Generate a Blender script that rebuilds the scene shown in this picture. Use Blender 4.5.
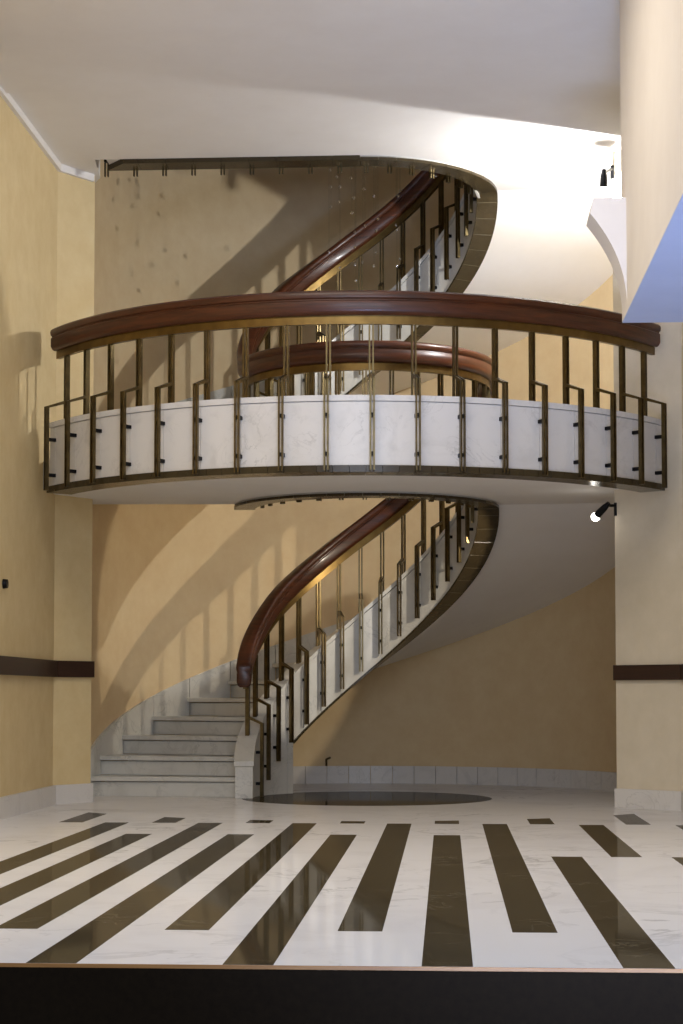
import bpy, bmesh, math, random
import numpy as np
from mathutils import Vector, Matrix

for o in list(bpy.data.objects): bpy.data.objects.remove(o, do_unlink=True)
random.seed(7)
scn = bpy.context.scene
COL = scn.collection
R_ = math.radians

# ------------------------------------------------------------------ camera
F, PITCH, VPX, VPY = 1800.0, R_(3.0), 446.5, 695.0
CY = VPY - F*math.tan(PITCH)
YAW = math.atan((VPX-341.5)/F*math.cos(PITCH))
CAMZ = 0.85
cd = bpy.data.cameras.new('camera'); cam = bpy.data.objects.new('camera', cd); COL.objects.link(cam)
cd.sensor_width = 36.0; cd.lens = F*36.0/1024.0
cd.shift_y = (CY-512.0)/1024.0
cam.location = (0, 0, CAMZ)
cam.rotation_euler = (math.pi/2+PITCH, 0, YAW)
cd.clip_end = 100
scn.camera = cam

# ------------------------------------------------------------------ light
def lin(c):
    c = c/255.0
    return c/12.92 if c <= .04045 else ((c+.055)/1.055)**2.4
def rgb(r, g, b): return (lin(r), lin(g), lin(b), 1.0)

W = bpy.data.worlds.new('world'); scn.world = W; W.use_nodes = True
bg = W.node_tree.nodes['Background']
bg.inputs[0].default_value = (0.62, 0.74, 1.0, 1); bg.inputs[1].default_value = 0.16
scn.view_settings.view_transform = 'Standard'; scn.view_settings.look = 'None'
scn.view_settings.exposure = 0.0; scn.view_settings.gamma = 1.0
scn.view_settings.use_curve_mapping = False

def light(name, kind, loc, power, color, direction=None, **kw):
    l = bpy.data.lights.new(name, kind); l.energy = power; l.color = color
    for k, v in kw.items(): setattr(l, k, v)
    o = bpy.data.objects.new(name, l); COL.objects.link(o); o.location = loc
    if direction is not None:
        o.rotation_euler = Vector(direction).to_track_quat('-Z', 'Y').to_euler()
    return o
# warm ceiling lamps of the hall in front of the stair, daylight from the entrance behind the viewer
light('hall_ceiling_light', 'AREA', (-1.1, 8.6, 4.95), 125, (1.0, .92, .80), (0, .0, -1), shape='RECTANGLE', size=2.4, size_y=2.0)
light('entrance_daylight', 'AREA', (0.3, -3.0, 1.8), 160, (.88, .92, 1.0), (-.04, 1, .0), shape='RECTANGLE', size=5.0, size_y=3.0)
light('window_daylight', 'AREA', (0.2, 1.2, 3.7), 190, (.70, .80, 1.0), (0, .75, -.62), shape='RECTANGLE', size=4.0, size_y=2.0)
light('underside_blue_fill', 'AREA', (0.5, 3.2, -.85), 70, (.42, .58, 1.0), (.8, 5.8, 3.9), shape='RECTANGLE', size=1.6, size_y=.8, spread=R_(60))  # added blue fill, aimed up past the floor edge at the box underside

# ------------------------------------------------------------------ materials
def mat(name):
    m = bpy.data.materials.new(name); m.use_nodes = True
    nt = m.node_tree; b = nt.nodes['Principled BSDF']
    return m, nt, b
def ramp(nt, stops):
    r = nt.nodes.new('ShaderNodeValToRGB'); e = r.color_ramp.elements
    e[0].position, e[0].color = stops[0]; e[1].position, e[1].color = stops[-1]
    for p, c in stops[1:-1]:
        x = e.new(p); x.color = c
    return r
def coords(nt, scale=(1, 1, 1)):
    t = nt.nodes.new('ShaderNodeTexCoord'); g = nt.nodes.new('ShaderNodeNewGeometry'); mp = nt.nodes.new('ShaderNodeMapping')
    mp.inputs['Scale'].default_value = scale
    nt.links.new(g.outputs['Position'], mp.inputs['Vector']); return mp.outputs['Vector']
def noise(nt, vec, scale, detail=4, rough=.5, dist=0):
    n = nt.nodes.new('ShaderNodeTexNoise'); n.inputs['Scale'].default_value = scale
    n.inputs['Detail'].default_value = detail; n.inputs['Roughness'].default_value = rough; n.inputs['Distortion'].default_value = dist
    nt.links.new(vec, n.inputs['Vector']); return n
def plaster(name, c0, c1, scale=3.0, rough=.75, bump=.08):
    m, nt, b = mat(name); v = coords(nt)
    n = noise(nt, v, scale, 6, .65)
    r = ramp(nt, [(.3, c0), (.7, c1)]); nt.links.new(n.outputs['Fac'], r.inputs['Fac'])
    nt.links.new(r.outputs['Color'], b.inputs['Base Color']); b.inputs['Roughness'].default_value = rough
    n2 = noise(nt, v, 90, 3); bp = nt.nodes.new('ShaderNodeBump'); bp.inputs['Strength'].default_value = bump; bp.inputs['Distance'].default_value = .004
    nt.links.new(n2.outputs['Fac'], bp.inputs['Height']); nt.links.new(bp.outputs['Normal'], b.inputs['Normal'])
    return m
def marble(name, base, mid, vein, scale=2.2, rough=.2, seed=(0, 0, 0), width=.03):
    m, nt, b = mat(name); v0 = coords(nt)
    ad = nt.nodes.new('ShaderNodeVectorMath'); ad.operation = 'ADD'; ad.inputs[1].default_value = seed; nt.links.new(v0, ad.inputs[0]); v = ad.outputs[0]
    n = noise(nt, v, scale, 8, .6, 1.2)
    r = ramp(nt, [(.25, mid), (.5, base), (.75, base)]); nt.links.new(n.outputs['Fac'], r.inputs['Fac'])
    n2 = noise(nt, v, scale*.8, 10, .6, 1.8)
    r2 = ramp(nt, [(.5-width, (0, 0, 0, 1)), (.5, (1, 1, 1, 1)), (.5+width, (0, 0, 0, 1))]); nt.links.new(n2.outputs['Fac'], r2.inputs['Fac'])
    n3 = noise(nt, v, scale*.7, 2); r3 = ramp(nt, [(.45, (0, 0, 0, 1)), (.75, (.8, .8, .8, 1))]); nt.links.new(n3.outputs['Fac'], r3.inputs['Fac'])
    mu = nt.nodes.new('ShaderNodeMath'); mu.operation = 'MULTIPLY'
    nt.links.new(r2.outputs['Color'], mu.inputs[0]); nt.links.new(r3.outputs['Color'], mu.inputs[1])
    mx = nt.nodes.new('ShaderNodeMixRGB'); nt.links.new(mu.outputs[0], mx.inputs['Fac']); nt.links.new(r.outputs['Color'], mx.inputs['Color1'])
    mx.inputs['Color2'].default_value = vein; nt.links.new(mx.outputs['Color'], b.inputs['Base Color'])
    b.inputs['Roughness'].default_value = rough
    return m
M = {}
M['wall'] = plaster('wall_plaster', rgb(214, 190, 140), rgb(224, 203, 156), 5)
M['drum'] = plaster('drum_plaster', rgb(213, 186, 143), rgb(221, 198, 156), 5)
M['white'] = plaster('white_plaster', rgb(232, 227, 220), rgb(237, 233, 227), 2, .8, .05)
M['pier'] = plaster('pier_plaster', rgb(210, 198, 174), rgb(220, 208, 186), 4)
M['floor'] = marble('floor_marble', rgb(236, 234, 234), rgb(224, 221, 221), rgb(160, 157, 158), 1.2, .09, width=.02)
M['stripe'] = marble('olive_stone', rgb(70, 62, 46), rgb(58, 51, 38), rgb(140, 132, 114), 3.0, .10, (5, 2, 1), width=.008)
def polish(m, rough, top):
    # polished stone: diffuse stone under a mirror-like polish with a weakened Fresnel gloss
    nt = m.node_tree; b = nt.nodes['Principled BSDF']; out = nt.nodes['Material Output']
    b.inputs['Specular IOR Level'].default_value = 0; b.inputs['Roughness'].default_value = .6
    g = nt.nodes.new('ShaderNodeBsdfGlossy'); g.inputs['Roughness'].default_value = rough
    fr = nt.nodes.new('ShaderNodeFresnel'); fr.inputs['IOR'].default_value = 1.5
    mn = nt.nodes.new('ShaderNodeMath'); mn.operation = 'MULTIPLY'; mn.inputs[1].default_value = top; nt.links.new(fr.outputs[0], mn.inputs[0])
    mx = nt.nodes.new('ShaderNodeMixShader'); nt.links.new(mn.outputs[0], mx.inputs[0]); nt.links.new(b.outputs[0], mx.inputs[1]); nt.links.new(g.outputs[0], mx.inputs[2])
    nt.links.new(mx.outputs[0], out.inputs['Surface'])
polish(M['stripe'], .05, .46); polish(M['floor'], .06, .55)
M['marble'] = marble('white_marble', rgb(216, 212, 207), rgb(202, 198, 193), rgb(176, 172, 167), 4.0, .28, (3, 1, 7), width=.018)
M['step'] = marble('step_marble', rgb(206, 203, 194), rgb(188, 185, 176), rgb(156, 154, 148), 4.0, .3, (8, 1, 2))
M['edge'] = marble('edge_stone', rgb(62, 52, 34), rgb(50, 42, 27), rgb(92, 80, 58), 6.0, .22, (1, 9, 2), width=.012)
M['edge'].node_tree.nodes['Principled BSDF'].inputs['Specular IOR Level'].default_value = .25
M['stringer'] = marble('stringer_marble', rgb(206, 202, 192), rgb(190, 186, 176), rgb(160, 157, 150), 4.0, .3, (2, 6, 7), width=.018)
M['joint'] = plaster('joint_mortar', rgb(104, 96, 72), rgb(114, 106, 82), 30)
M['blue'] = plaster('daylight_tint_paint', rgb(176, 187, 216), rgb(182, 193, 222), 4, .6)  # blue of the daylight on the box underside, put into the colour
M['box'] = plaster('box_paint', rgb(206, 197, 187), rgb(213, 205, 195), 2, .8, .05)
M['core'] = plaster('parapet_core', rgb(92, 84, 70), rgb(104, 96, 82), 20)
def wood(name, c0, c1, rough):
    m, nt, b = mat(name); v = coords(nt, (1, 1, 12))
    n = noise(nt, v, 3.5, 8, .6, .8); r = ramp(nt, [(.3, c0), (.7, c1)]); nt.links.new(n.outputs['Fac'], r.inputs['Fac'])
    nt.links.new(r.outputs['Color'], b.inputs['Base Color']); b.inputs['Roughness'].default_value = rough
    b.inputs['Coat Weight'].default_value = .12; b.inputs['Coat Roughness'].default_value = .12; b.inputs['Specular IOR Level'].default_value = .35
    return m
M['wood'] = wood('mahogany', rgb(52, 26, 13), rgb(86, 44, 21), .36)
M['dark_wood'] = wood('dark_wood', rgb(42, 26, 20), rgb(58, 36, 26), .45)
def metal(name, c0, c1, rough):
    m, nt, b = mat(name); v = coords(nt); n = noise(nt, v, 14, 4)
    r = ramp(nt, [(.35, c0), (.65, c1)]); nt.links.new(n.outputs['Fac'], r.inputs['Fac']); nt.links.new(r.outputs['Color'], b.inputs['Base Color'])
    b.inputs['Metallic'].default_value = 1.0; b.inputs['Roughness'].default_value = rough
    return m
M['bronze'] = metal('bronze', rgb(88, 76, 52), rgb(108, 94, 64), .34)
M['brass'] = metal('brass', rgb(104, 84, 50), rgb(120, 98, 58), .36)
M['black'] = metal('black_metal', rgb(30, 30, 32), rgb(40, 40, 42), .45)
M['granite'] = plaster('black_granite', rgb(24, 18, 12), rgb(30, 23, 15), 40, .9)
M['granite'].node_tree.nodes['Principled BSDF'].inputs['Specular IOR Level'].default_value = .05
M['lip'] = wood('lip_wood', rgb(140, 96, 50), rgb(165, 118, 64), .5)
m, nt, b = mat('lamp_glass'); b.inputs['Base Color'].default_value = (1, 1, 1, 1); b.inputs['Emission Color'].default_value = (1, .95, .86, 1); b.inputs['Emission Strength'].default_value = 14; M['lamp'] = m
m, nt, b = mat('crystal'); b.inputs['Base Color'].default_value = (1, 1, 1, 1); b.inputs['Roughness'].default_value = .02; b.inputs['Transmission Weight'].default_value = 1; b.inputs['IOR'].default_value = 1.6; M['crystal'] = m

# ------------------------------------------------------------------ helpers
def tag(o, label=None, cat=None, group=None, kind=None):
    if label: o['label'] = label
    if cat: o['category'] = cat
    if group: o['group'] = group
    if kind: o['kind'] = kind
    return o
def empty(name, loc=(0, 0, 0)):
    o = bpy.data.objects.new(name, None); COL.objects.link(o); o.location = loc; o.empty_display_size = .1
    return o
def mk(name, verts, faces, material, parent=None, smooth=True, angle=35):
    me = bpy.data.meshes.new(name); me.from_pydata([tuple(v) for v in verts], [], faces)
    bm = bmesh.new(); bm.from_mesh(me); bmesh.ops.recalc_face_normals(bm, faces=bm.faces); bm.to_mesh(me); bm.free()
    if smooth:
        me.polygons.foreach_set('use_smooth', [True]*len(me.polygons)); me.set_sharp_from_angle(angle=R_(angle))
    me.materials.append(material)
    return link(name, me, parent)
def link(name, me, parent=None):
    o = bpy.data.objects.new(name, me); COL.objects.link(o)
    if parent is not None:
        o.parent = parent; o.matrix_parent_inverse = Matrix.Translation(-Vector(parent.location))
    return o
class MB:
    def __init__(s): s.v = []; s.f = []
    def add(s, v, f):
        n = len(s.v); s.v += [tuple(x) for x in v]; s.f += [tuple(i+n for i in q) for q in f]; return s
    def box(s, x0, x1, y0, y1, z0, z1):
        return s.add([(x0,y0,z0),(x1,y0,z0),(x1,y1,z0),(x0,y1,z0),(x0,y0,z1),(x1,y0,z1),(x1,y1,z1),(x0,y1,z1)],
                     [(0,3,2,1),(4,5,6,7),(0,1,5,4),(1,2,6,5),(2,3,7,6),(3,0,4,7)])
    def loft(s, rings, cap=True, closed=True):
        n = len(rings[0]); v = [p for r in rings for p in r]; f = []
        for i in range(len(rings)-1):
            for j in range(n if closed else n-1):
                k = (j+1) % n; f.append((i*n+j, i*n+k, (i+1)*n+k, (i+1)*n+j))
        if cap: f += [tuple(range(n)), tuple((len(rings)-1)*n+j for j in range(n))]
        return s.add(v, f)
    def tube(s, a, b, r0, r1=None, n=10):
        a = Vector(a); b = Vector(b); d = (b-a).normalized(); u = d.orthogonal().normalized(); w = d.cross(u); r1 = r0 if r1 is None else r1
        return s.loft([[p+u*r*math.cos(t*2*math.pi/n)+w*r*math.sin(t*2*math.pi/n) for t in range(n)] for p, r in ((a, r0), (b, r1))])
    def build(s, name, material, parent=None, **k): return mk(name, s.v, s.f, material, parent, **k)
def prism(name, pts, z0, z1, material, parent=None, smooth=False):
    n = len(pts); v = [(x, y, z0) for x, y in pts]+[(x, y, z1) for x, y in pts]
    f = [tuple(range(n)), tuple(range(n, 2*n))]+[(i, (i+1) % n, n+(i+1) % n, n+i) for i in range(n)]
    return mk(name, v, f, material, parent, smooth=smooth)

C = (-0.66, 14.9)          # centre of the well
CB = (-0.7224, 14.9)        # centre of the balcony arc
CD, RD = (-0.644, 15.06), 2.36   # the round stair wall
def pol(c, r, deg): return (c[0]+r*math.cos(R_(deg)), c[1]+r*math.sin(R_(deg)))
def rd(deg):                # distance from C to the stair wall in a direction
    dx, dy = math.cos(R_(deg)), math.sin(R_(deg)); ox, oy = C[0]-CD[0], C[1]-CD[1]
    bq = ox*dx+oy*dy; return -bq+math.sqrt(bq*bq-(ox*ox+oy*oy)+RD*RD)
def val(f, a): return f(a) if callable(f) else f
def sector(name, a0, a1, r0, r1, z0, z1, material, parent=None, n=None, c=C, angle=35):
    n = n or max(2, int(abs(a1-a0)/2.8)+1)
    rings = []
    for i in range(n+1):
        a = a0+(a1-a0)*i/n; q0, q1, b0, b1 = val(r0, a), val(r1, a), val(z0, a), val(z1, a)
        p, q = pol(c, q0, a), pol(c, q1, a)
        rings.append([(p[0], p[1], b0), (q[0], q[1], b0), (q[0], q[1], b1), (p[0], p[1], b1)])
    return MB().loft(rings).build(name, material, parent, angle=angle)

H = 2.627; RISE = H/16; ZS1 = 2.42; ZS2 = ZS1+H
DPH = 10.906

# ------------------------------------------------------------------ setting: floor
EDGE_Y = 5.70
floor = MB().box(-3.4, 2.1, EDGE_Y, 17.6, -.18, 0).build('floor', M['floor'], smooth=False); tag(floor, 'polished white marble floor with dark olive stripes', None, None, 'structure')
YA, YB, YC, YD = 11.97, 11.0, 9.58, 6.53
RC = 2.72
def inlay(x, y0, y1, parent=floor):
    h = .0805
    def top(xx):
        return C[1]-math.sqrt(max(0, RC*RC-(xx-C[0])**2)) if y1 is None else y1
    v = [(x-h, y0), (x+h, y0), (x+h, top(x+h)), (x-h, top(x-h))]
    return prism('stone_stripe', v, -.004, .0008, M['stripe'], parent)
for i in range(-8, 6):
    x = i*.314
    if x < -2.95 or x > 1.65: continue
    if i % 2 == 0:
        yt = YC if i >= 2 else YB
        if i > -8: inlay(x, EDGE_Y+.002, yt)
        if i >= -8: inlay(x, YA, None)
    else:
        if i == 3: inlay(x, YC, YA-.05)
        elif i == 5: inlay(x, YC, YA-.05); 
        else: inlay(x, YD, YA)
disc = [pol(C, 1.03, k*5) for k in range(72)]
d = prism('stone_disc', disc, -.004, .0008, M['stripe'], floor)
lip = MB().box(-3.4, 2.1, EDGE_Y-.006, EDGE_Y, -.012, .0).build('trim_1', M['lip'], smooth=False); tag(lip, 'thin brown strip along the front edge of the floor', kind='structure')
MB().box(-3.4, 2.1, EDGE_Y-.005, EDGE_Y-.001, -1.05, -.012).build('wall_front_step', M['granite'], smooth=False)['kind'] = 'structure'
MB().box(-6, 6, -6, EDGE_Y-.02, -1.15, -1.05).build('floor_lower', M['granite'], smooth=False)['kind'] = 'structure'

# ------------------------------------------------------------------ setting: walls
LW = [(-3.09, EDGE_Y), (-3.06, 13.9), (-2.83, 14.24)]
RW = [(1.29, 13.83), (1.75, 13.40), (1.75, EDGE_Y)]
tag(prism('wall_left', LW+[(-2.95, 14.5), (-3.45, 14.7), (-3.45, EDGE_Y)], 0, 5.05, M['wall']), kind='structure')
tag(prism('wall_right', RW+[(2.15, EDGE_Y), (2.15, 14.2), (1.42, 14.02)], 0, 5.05, M['pier']), kind='structure')
drum = sector('wall_back', -30.5, 199, RD, RD+.12, 0, 8.0, M['drum'], None, 90, CD, 60); tag(drum, kind='structure')
MB().box(-3.6, 2.4, 12.0, 18, 8.0, 8.1).build('ceiling_stairwell', M['white'], smooth=False)['kind'] = 'structure'

# upper floor slab: ceiling of the first storey landing, with the stair opening
RO = 1.09
arc = [pol(C, RO, a) for a in np.linspace(19.3, -90, 40)]
FY = 12.12
pts = arc+[(-3.4, C[1]-RO-.02), (-3.4, FY+.002), (2.1, FY+.002), (2.1, 15.7), pol(C, rd(19.3)+.08, 19.3)]
prism('ceiling_corner', [(-3.5, 13.70), (-2.74, 13.775), (-2.80, 14.3), (-2.95, 14.6), (-3.5, 14.8)], ZS2+.001, ZS2+.19, M['white'])['kind'] = 'structure'
ceil = prism('ceiling', pts, ZS2, ZS2+.2, M['white']); tag(ceil, kind='structure')
MB().box(-3.5, 2.15, EDGE_Y, FY, ZS2-.03, ZS2+.2).build('ceiling_hall', M['white'], smooth=False)['kind'] = 'structure'

def offset_path(path, d):
    out = []
    for i, p in enumerate(path):
        ns = []
        for a, b in ((i-1, i), (i, i+1)):
            if a < 0 or b >= len(path): continue
            e = Vector((path[b][0]-path[a][0], path[b][1]-path[a][1])).normalized(); ns.append(Vector((e.y, -e.x)))
        n = sum(ns, Vector((0, 0))).normalized(); s = 1/max(.4, n.dot(ns[0]))
        out.append((p[0]+n.x*d*s, p[1]+n.y*d*s))
    return out
def wall_strip(name, path, d, z0, z1, material, parent=None, back=.0):
    o = offset_path(path, d); i = offset_path(path, -back)
    return MB().loft([[(a[0], a[1], z0), (b_[0], b_[1], z0), (b_[0], b_[1], z1), (a[0], a[1], z1)] for a, b_ in zip(i, o)]).build(name, material, parent, smooth=False)
# base, dado and ceiling trims
bl = empty('baseboard_left', (-3.06, 13, 0)); bl['kind'] = 'structure'
def split_path(p, q, n): return [(p[0]+(q[0]-p[0])*k/n, p[1]+(q[1]-p[1])*k/n) for k in range(n+1)]
seg = split_path(LW[0], LW[1], 8)
for k in range(8):
    a, b_ = seg[k], seg[k+1]; e = Vector((b_[0]-a[0], b_[1]-a[1])).normalized()*.0015
    last = .012 if k == 7 else -1
    wall_strip('base_slab', [(a[0]+e.x, a[1]+e.y), (b_[0]-e.x*1, b_[1]-e.y*1-(.014 if k == 7 else 0))], .03, 0, .149, M['marble'], bl)
e = (Vector(LW[2])-Vector(LW[1])).normalized()
wall_strip('base_slab', [LW[1], (LW[2][0]+e.x*.0, LW[2][1])], .03, 0, .149, M['marble'], bl)
br = empty('baseboard_right', (1.75, 13.4, 0)); br['kind'] = 'structure'
wall_strip('base_slab', [RW[0], (RW[1][0]-.012, RW[1][1]+.0115)], .03, 0, .142, M['marble'], br)
seg = split_path(RW[1], RW[2], 8)
for k in range(8): wall_strip('base_slab', [(1.75, seg[k][1]-.0015-(.013 if k == 0 else 0)), (1.75, seg[k+1][1]+.0015)], .03, 0, .142, M['marble'], br)
bb = empty('baseboard_back', (C[0], CD[1]+RD, 0)); bb['kind'] = 'structure'
a = 118.0
while a > -31:
    sector('base_tile', a-.06, a-5.1, RD-.022, RD, 0, .167, M['marble'], bb, 2, CD); a -= 5.16
tag(wall_strip('trim_2', LW, .035, .99, 1.118, M['dark_wood']), 'dark wooden dado rail on left wall', kind='structure')
tag(wall_strip('trim_3', RW, .035, .962, 1.076, M['dark_wood']), 'dark wooden dado rail on right pier', kind='structure')
tag(wall_strip('trim_4', [LW[0], LW[1], (LW[2][0]-.02, LW[2][1]-.03)], .03, 4.99, 5.06, M['white']), 'white cornice strip on left wall', kind='structure')

# ------------------------------------------------------------------ upper right box beam with corbel
KB = 10.4/12.55                  # the box hangs nearer than the balcony
def bx_(x): return x*KB
def bz_(z): return CAMZ+(z-CAMZ)*KB
beam = MB().box(bx_(1.233), 1.75, EDGE_Y, 10.4, bz_(3.453), ZS2-.03).build('wall_right_upper', M['box'], smooth=False); beam['kind'] = 'structure'
MB().box(bx_(1.233)+.001, 1.749, EDGE_Y, 10.399, bz_(3.453)-.006, bz_(3.453)-.0005).build('soffit_daylight_tint', M['blue'], beam, smooth=False)['label'] = 'underside with blue daylight painted into its colour'  # thin added sheet that carries the painted blue light
prof = [(1.233, 4.334), (1.037, 4.334), (1.015, 4.227)]
for t in np.linspace(0, 1, 12)[1:]:
    p0, p1, p2 = (1.015, 4.227), (1.225, 3.93), (1.233, 3.60)
    prof.append(((1-t)**2*p0[0]+2*t*(1-t)*p1[0]+t*t*p2[0], (1-t)**2*p0[1]+2*t*(1-t)*p1[1]+t*t*p2[1]))
KC = 10.12/12.55
rings = [[(x*KC+(bx_(1.2335)-1.2335*KC)*(x-1.015)/.218, y, CAMZ+(z-CAMZ)*KC) for x, z in prof] for y in (10.12, 10.4)]
MB().loft(rings).build('corbel', M['box'], beam, angle=25)

# ------------------------------------------------------------------ stair height functions over the unwrapped angle u (186 .. -450)
SL = .0141
def zsb(u): return max(min(ZS1-.035, 2.333-SL*u), min(ZS2-.035, -.116-SL*u))
def zcap(u): return max(min(2.886, 2.933-SL*u), min(2.886+H, .484-SL*u))
T1 = [(186, 1.06), (182, 1.13), (176, 1.22), (159, 1.49), (142.8, 1.76), (124.5, 2.02), (103.8, 2.31), (79.4, 2.63), (50, 3.04), (30, 3.31), (16, 3.49), (4, 3.585), (-6, 3.60)]
TAB = T1+[(-158, 3.60), (-168, 3.65)]+[(a-360, z+H) for a, z in T1[2:]]+[(-460, 3.60+H)]
TX = np.array([-t[0] for t in TAB]); TZ = np.array([t[1] for t in TAB])
def zrail(u):                    # smoothed table
    return float(np.mean([np.interp(-u+d_, TX, TZ) for d_ in (-4, -2, 0, 2, 4)]))
def krail(u):
    s = abs(zrail(u-2)-zrail(u+2))/4.0/.0141; return 1+.22*min(1, s)
RISERS = [176, 168.8, 157.2]+[178.6-DPH*k for k in range(3, 16)]+[178.6-DPH*16+2.6]

# ------------------------------------------------------------------ flights
def flight(name, label, off, zoff, clip):
    t = empty(name, (C[0], C[1]+1.7, zoff)); tag(t, label, 'staircase')
    RI = 1.085
    for k in range(16):
        a0, a1 = RISERS[k], RISERS[k+1]; z = zoff+RISE*(k+1)
        ro = lambda a: rd(a)-.001
        sector('riser', a0-.35, a0-1.2, RI, ro, z-RISE+(.0045 if k else .001), z-.044, M['step'], t, 2)
        if k < 15:
            nos = .75
            sector('tread', a0+nos, a1-.4, RI, ro, z-.035, z, M['step'], t, 4)
    # sloping white soffit
    zb = lambda u: max(zsb(u+off)+.05, .002)
    sector('soffit', 165 if clip else 191.5, -3, RI+.005, lambda a: rd(a)+.03, zb, lambda u: zb(u)+.06, M['white'], t, 70, angle=60)
    # marble skirting slabs against the wall
    for k in range(16):
        a0, a1 = RISERS[k], RISERS[k+1]
        z = zoff+RISE*(k+1)
        a0_ = a0+3 if k == 0 else a0
        sector('skirting_slab', a0_-.08, a1+.08, lambda a: rd(a)-.022, lambda a: rd(a), z if k else zoff+.001, lambda u: zoff+.438+(172.9-u)*.0149, M['step'], t, 4)
    return t
f1 = flight('spiral_stair_flight', 'lower curved white marble stair flight rising from the striped floor', 0, 0, True)
f2 = flight('spiral_stair_flight', 'upper curved stair flight rising behind the balcony to the ceiling', -360, H, False)

# inner stringer parapets: panels, caps, edge tiles (u is unwrapped angle)
POSTS = [171.9-DPH*i for i in range(15)]+[8.3, -3.6, -16.0]+[-28.3-12*k for k in range(13)]+[171.9-360-DPH*i for i in range(15)]+[8.3-360]
def parapet(parent, u0, u1, floorclip=None, tiles=7.27):
    UP = 135.0                    # below this angle the lower stringer stands on the floor as a solid plinth
    js = [u0]+[p for p in POSTS if u1+2 < p < u0-2]+[u1]
    pj = sorted(set(js+([UP] if floorclip is not None else [])), reverse=True)
    for a, b_ in zip(pj, pj[1:]):
        if floorclip is not None and b_ >= UP-.01:
            sector('stringer_panel', a-.10, b_+.10, .940, .960, floorclip, lambda u: zcap(u)-.047, M['stringer'], parent, 4); continue
        sector('stringer_panel', a-.10, b_+.10, .940, .960, lambda u: zsb(u)+.024, lambda u: zcap(u)-.047, M['stringer'], parent, 4)
    if floorclip is not None:
        sector('plinth_core', u0, UP, .961, 1.084, floorclip, lambda u: zcap(u)-.047, M['stringer'], parent)
        sector('stringer_core', UP, u1, .961, 1.084, lambda u: zsb(u)+.024, lambda u: zcap(u)-.047, M['stringer'], parent)
    else: sector('stringer_core', u0, u1, .961, 1.084, lambda u: zsb(u)+.024, lambda u: zcap(u)-.047, M['stringer'], parent)
    for a, b_ in zip(js, js[1:]):
        sector('cap_stone', a-.10, b_+.10, .930, 1.094, lambda u: zcap(u)-.04, zcap, M['stringer'], parent, 4)
    e0 = UP if floorclip is not None else u0
    n = max(1, round(abs(e0-u1)/tiles)); w = (u1-e0)/n
    for i in range(n):
        a, b_ = e0+w*i, e0+w*(i+1)
        sector('edge_tile', a-.13, b_+.13, .925, 1.10, zsb, lambda u: zsb(u)+.022, M['edge'], parent, 3)
    sector('edge_bed', e0, u1, .929, 1.096, lambda u: zsb(u)+.003, lambda u: zsb(u)+.021, M['joint'], parent)
parapet(f1, 186.5, 0, .001)
parapet(f2, -178, -360)

TH = [math.degrees(-.9037+.1093*i)-90 for i in range(18)]
# ------------------------------------------------------------------ landing with balcony at the first storey
bal = empty('balcony_landing', (CB[0], 13.0, 2.4)); tag(bal, 'curved white marble balcony landing with brown stone underside edge', 'balcony')
pin, pout = [], []
for a in np.linspace(15.0, -168, 150):
    pin.append(pol(C, 1.085, a))
    aa = a if a > -180 else a+360
    if a > -30 or a < -162: r = rd(aa)+.04; q = pol(C, r, a)
    else:
        dx, dy = math.cos(R_(a)), math.sin(R_(a)); r = 9
        ox, oy = C[0]-CB[0], C[1]-CB[1]; bq = ox*dx+oy*dy; r = -bq+math.sqrt(bq*bq-(ox*ox+oy*oy)+2.735**2)
        if dx > 0: r = min(r, (1.80-C[0])/dx)
        if dx < 0: r = min(r, (-3.12-C[0])/dx)
        q = pol(C, r, a)
    pout.append(q)
rings = [[(p[0], p[1], ZS1), (q[0], q[1], ZS1), (q[0], q[1], H), (p[0], p[1], H)] for p, q in zip(pin, pout)]
MB().loft(rings).build('slab', M['white'], bal)
sector('slab_end', -168, -184.5, 1.085, lambda a: rd(a+360)+.04, H-.06, H, M['white'], bal)
parapet(bal, 0, -178)
A0, A1 = TH[0]-2.0, TH[-1]+2.0
js = [A0]+TH+[A1]
for a, b_ in zip(js, js[1:]):
    sector('front_panel', a+.035, b_-.035, 2.752, 2.775, 2.408, 2.843, M['marble'], bal, 4, CB)
    sector('cap_stone', a+.035, b_-.035, 2.590, 2.786, 2.846, 2.886, M['marble'], bal, 4, CB)
sector('parapet_core', A0, A1, 2.60, 2.751, ZS1+.002, 2.845, M['marble'], bal, 50, CB)
n = 48
for i in range(n):
    a, b_ = A0+(A1-A0)*i/n, A0+(A1-A0)*(i+1)/n
    sector('edge_tile', a+.03, b_-.03, 2.60, 2.80, 2.358, 2.405, M['edge'], bal, 2, CB)

# rim of the upper opening
rim = empty('trim_5', (C[0], 13.8, ZS2)); tag(rim, 'dark stone rim around the upper stair opening', kind='structure')
parapet(rim, -360, -450)
YR = C[1]-1.105
xs = np.linspace(C[0], -2.62, 10)
for a, b_ in zip(xs, xs[1:]):
    last = b_ < -2.6
    v = [(a-.001, YR), (b_+.001+(.0 if not last else .10), YR), (b_+.001-(.06 if last else 0), YR+.19), (a-.001, YR+.19)]
    prism('edge_tile', v, ZS2-.035, ZS2+.01, M['edge'], rim)
MB().box(-2.66, C[0]-.002, YR+.03, YR+.18, ZS2+.01, 2.886+H-.042).build('stringer_core', M['marble'], rim, smooth=False)
MB().box(-2.66, C[0]-.002, YR+.02, YR+.195, 2.886+H-.04, 2.886+H).build('cap_stone', M['marble'], rim, smooth=False)

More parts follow.
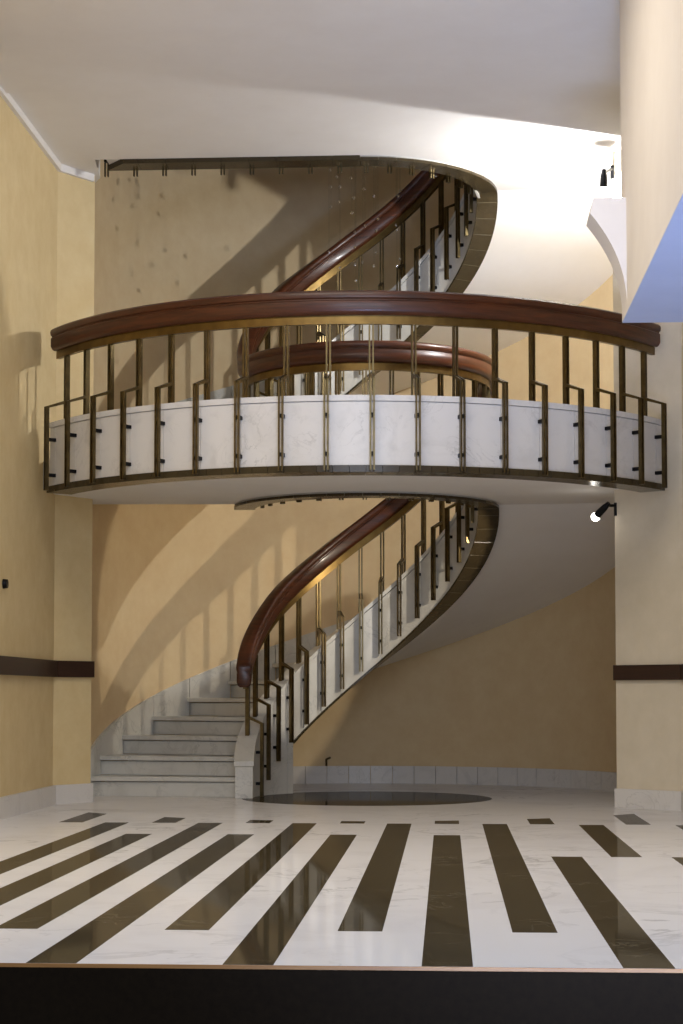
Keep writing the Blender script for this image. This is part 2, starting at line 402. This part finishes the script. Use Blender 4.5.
# ------------------------------------------------------------------ balusters
MESH = {}
def me_of(key, fn, material):
    if key not in MESH:
        b_ = fn(); me = bpy.data.meshes.new(key[0]); me.from_pydata(b_.v, [], b_.f)
        bm = bmesh.new(); bm.from_mesh(me); bmesh.ops.recalc_face_normals(bm, faces=bm.faces); bm.to_mesh(me); bm.free()
        me.materials.append(material); MESH[key] = me
    return MESH[key]
def upper(h):
    m_ = MB()
    for s in (-1, 1): m_.box(-.017, .017, s*.012-.0055, s*.012+.0055, 0, h)
    return m_
def outer(bot, jz, OUT):
    m_ = MB(); w = .013
    for s in (-1, 1):
        y0, y1 = s*.012-.0055, s*.012+.0055
        # bent flat bar: leaves the post, runs out over the cap and down outside the panel
        path = [(.012, jz+.055, .0), (OUT-w, jz+.012, 0), (OUT-w, bot, 0)]
        outer_ = [(.012, jz+.080, 0), (OUT+w, jz+.020, 0), (OUT+w, bot, 0)]
        ring = lambda p, q: [(p[0], y0, p[1]), (q[0], y0, q[1]), (q[0], y1, q[1]), (p[0], y1, p[1])]
        m_.loft([ring(p, q) for p, q in zip(path, outer_)])
    return m_
def stand(d0, OUT): return MB().box(d0, OUT-.012, -.013, .013, -.0125, .0125)
def baluster(parent, loc, ang, h, bot, d0=.0755, OUT=.125):
    """loc: foot of the upright on the cap; ang: direction from upright to outer bar"""
    h = round(h, 2); bot = round(bot, 2)
    rz = Matrix.Translation(Vector(loc)) @ Matrix.Rotation(ang, 4, 'Z')
    def put(name, me, par, mtx):
        o = bpy.data.objects.new(name, me); COL.objects.link(o); o.parent = par
        o.matrix_parent_inverse = par.matrix_world.inverted() if par.type == 'EMPTY' else Matrix()
        o.matrix_basis = mtx; return o
    b_ = put('baluster', me_of(('baluster', h), lambda: upper(h), M['bronze']), parent, rz)
    put('outer_bar', me_of(('outer_bar', bot, OUT), lambda: outer(bot, .085, OUT), M['bronze']), b_, Matrix())
    for q in (.27, .78):
        if loc[2]+bot*q < .03: continue
        put('standoff', me_of(('standoff', d0, OUT), lambda: stand(d0, OUT), M['black']), b_, Matrix.Translation((0, 0, bot*q)))
    return b_
def empty_now(name, loc):
    o = empty(name, loc); bpy.context.view_layer.update(); return o
RB = 1.015
st = empty_now('balustrade', (C[0]-1.03, C[1], 0)); tag(st, 'continuous spiral stair balustrade with mahogany handrail and bronze bars', 'balustrade')
def railbot(u): return zrail(u)-.18*krail(u)-.045*krail(u)
for u in POSTS:
    p = pol(C, RB, u); zc = zcap(u)
    bot = zsb(u)-zc+(-.012 if -6 > u > -172 else .07)
    if zc+bot < .004: bot = .004-zc
    baluster(st, (p[0], p[1], zc), R_(u)+math.pi, railbot(u)-zc+.012, bot)
bs = empty_now('balustrade', (CB[0], CB[1]-2.685, 2.886)); tag(bs, 'curved balcony balustrade with dark mahogany handrail above white marble panels', 'balustrade')
for th in TH:
    p = pol(CB, 2.685, th)
    baluster(bs, (p[0], p[1], 2.886), R_(th), 3.615-.225-2.886+.005, 2.37-2.886, .0905, .163)
ts = empty_now('balustrade', (-1.6, YR+.1, 2.886+H)); tag(ts, 'top landing balustrade showing only bar ends under the upper ceiling edge', 'balustrade')
for k in range(8):
    u = -450+2.5+12*k
    if k == 7: continue
    p = pol(C, RB, u); baluster(ts, (p[0], p[1], 2.886+H), R_(u)+math.pi, .49, zsb(u)-zcap(u)-.04)
for k in range(9):
    baluster(ts, (-.83-.2325*k, C[1]-RB, 2.886+H), math.pi/2, .49, ZS2-.035-2.886-H-.04)

# ------------------------------------------------------------------ handrails
PR = [(-.055, 0), (.055, 0), (.072, -.014), (.076, -.032), (.072, -.055), (.060, -.064), (.060, -.072), (.070, -.080), (.070, -.145), (.058, -.168), (.040, -.18),
      (-.040, -.18), (-.058, -.168), (-.070, -.145), (-.070, -.080), (-.060, -.072), (-.060, -.064), (-.072, -.055), (-.076, -.032), (-.072, -.014)]
PR = [(a_*.88, b_*.93) for a_, b_ in PR]
SUB = [(-.016, -.165), (.016, -.165), (.016, -.225), (-.016, -.225)]
def sweep(name, stations, profile, material, parent):
    """stations: (x, y, z, outward unit, vertical factor)"""
    return MB().loft([[(x+n[0]*a_, y+n[1]*a_, z+b_*k) for a_, b_ in profile] for x, y, z, n, k in stations]).build(name, material, parent, angle=30)
def arc_st(c, r, u0, u1, zf, kf, step=2.0):
    n_ = int(abs(u1-u0)/step)+1; out = []
    for u in np.linspace(u0, u1, n_):
        p = pol(c, r, u); out.append((p[0], p[1], zf(u), (math.cos(R_(u)), math.sin(R_(u))), kf(u)))
    return out
S = arc_st(C, RB, 183.0, -355, zrail, krail)

ring0 = [[(S[0][0]+S[0][3][0]*a_, S[0][1]+S[0][3][1]*a_, S[0][2]+b_*S[0][4]) for a_, b_ in PR]]
def end_ring(u, f):
    p = pol(C, RB, u); n_ = (math.cos(R_(u)), math.sin(R_(u))); zc_ = zrail(183)-.105-.014*(u-183)
    return [(p[0]+n_[0]*a_*f, p[1]+n_[1]*a_*f, zc_+(b_+.09)*1.2*f) for a_, b_ in PR]
MB().loft([end_ring(183.9, .80), end_ring(183.6, .93)]+[[(x+n[0]*a_, y+n[1]*a_, z+b_*k) for a_, b_ in PR] for x, y, z, n, k in S]).build('handrail', M['wood'], st, angle=50)
sweep('under_rail', S[2:], SUB, M['brass'], st)
S = arc_st(CB, 2.685, -90-55.2, -90+57.8, lambda u: 3.615, lambda u: 1.0)
sweep('handrail', S, PR, M['wood'], bs); sweep('under_rail', S, SUB, M['brass'], bs)
S = arc_st(C, RB, -357, -450, lambda u: 3.60+H, lambda u: 1.0)+[(x, C[1]-RB, 3.60+H, (0, -1), 1.0) for x in (-1.2, -2.0, -2.75)]
sweep('handrail', S, PR, M['wood'], ts); sweep('under_rail', S, SUB, M['brass'], ts)

# ------------------------------------------------------------------ spotlights
def spotlight(label, mount, elbow, direction):
    t = empty('spotlight', mount); tag(t, label, 'lamp')
    d_ = Vector(direction).normalized(); e_ = Vector(elbow); m0 = Vector(mount)
    MB().tube(m0+Vector((.0, 0, -.05)), m0+Vector((0, 0, .05)), .016, n=12).build('mount', M['black'], t)
    MB().tube(m0+Vector((0, 0, .03)), e_, .011, n=8).build('arm', M['black'], t)
    MB().tube(e_-d_*.03, e_+d_*.02, .016, .026, 14).tube(e_+d_*.02, e_+d_*.115, .026, .030, 14).build('housing', M['black'], t)
    bm = bmesh.new(); bmesh.ops.create_uvsphere(bm, u_segments=16, v_segments=10, radius=.034)
    me = bpy.data.meshes.new('bulb'); bm.to_mesh(me); bm.free(); me.materials.append(M['lamp'])
    me.polygons.foreach_set('use_smooth', [True]*len(me.polygons))
    o = bpy.data.objects.new('bulb', me); COL.objects.link(o); o.parent = t; o.matrix_parent_inverse = Matrix.Translation(-m0); o.location = e_+d_*.125
    return e_+d_*.17
p = spotlight('black spotlight with glowing bulb on the pier under the balcony', (1.30, 13.83, 2.27), (1.22, 13.75, 2.29), (-.61, .45, -.62))
light('spot_beam', 'SPOT', p, 140, (1, .88, .70), (-.745, .645, -.17), spot_size=R_(43), spot_blend=.15, shadow_soft_size=.03)
p = spotlight('black spotlight with glowing bulb above the corbel near the upper ceiling', (1.29, 13.80, 4.88), (1.21, 13.62, 4.82), (-.02, .08, -.9))
light('spot_beam', 'SPOT', p, 270, (.97, .98, 1), (-.42, .72, .5), spot_size=R_(176), spot_blend=.06, shadow_soft_size=.03)

# ------------------------------------------------------------------ small things
hk = empty('pipe_hook', (-1.155, CD[1]+RD-.05, .167)); tag(hk, 'small bent pipe end above the skirting of the round wall', 'pipe')
MB().tube((-1.155, 17.33, .168), (-1.155, 17.33, .235), .010, n=8).build('pipe', M['bronze'], hk)
MB().tube((-1.155, 17.33, .232), (-1.12, 17.36, .248), .010, n=8).build('bend', M['bronze'], hk)
kb = MB().tube((-3.071, 12.30, 1.62), (-3.035, 12.30, 1.62), .035, .03, 16).build('wall_knob', M['black']); tag(kb, 'small round dark knob on left wall at the picture edge', 'knob')

ch = empty('drop_chandelier', (C[0]+.12, C[1]-.05, 7.95)); tag(ch, 'hanging strands of small clear glass drops in the stairwell', 'chandelier')
MB().tube((C[0]+.12, C[1]-.05, 7.9), (C[0]+.12, C[1]-.05, 8.0), .42, n=32).build('canopy', M['brass'], ch)
DP = [(330,170),(337,177),(351,178),(364,189),(331,187),(340,187),(354,198),(374,196),(375,167),(391,168),(400,191),(398,196),(339,202),(331,207),(352,213),(378,219),(365,226),(355,232),(329,252),(376,231),(396,225),(397,230),(355,247),(355,265),(374,266),(356,281),(340,268),(400,259),(397,266),(436,176),(363,262),(376,253)]
fw = Vector((-math.sin(YAW)*math.cos(PITCH), math.cos(YAW)*math.cos(PITCH), math.sin(PITCH))); rt = Vector((math.cos(YAW), math.sin(YAW), 0)); up_ = rt.cross(fw)
bm = bmesh.new(); bmesh.ops.create_icosphere(bm, subdivisions=2, radius=.0115); dme = bpy.data.meshes.new('glass_drop'); bm.to_mesh(dme); bm.free(); dme.materials.append(M['crystal'])
for (u, v) in DP:
    ray = fw+rt*((u-341.5)/F)+up_*((CY-v)/F); yy = C[1]+random.uniform(-.38, .38); q = Vector((0, 0, CAMZ))+ray*(yy/ray.y)
    o = link('glass_drop', dme, ch); o.location = q
    MB().tube(q+Vector((0, 0, .01)), (q.x, q.y, 7.9), .0007, n=3).build('wire', M['black'], ch)
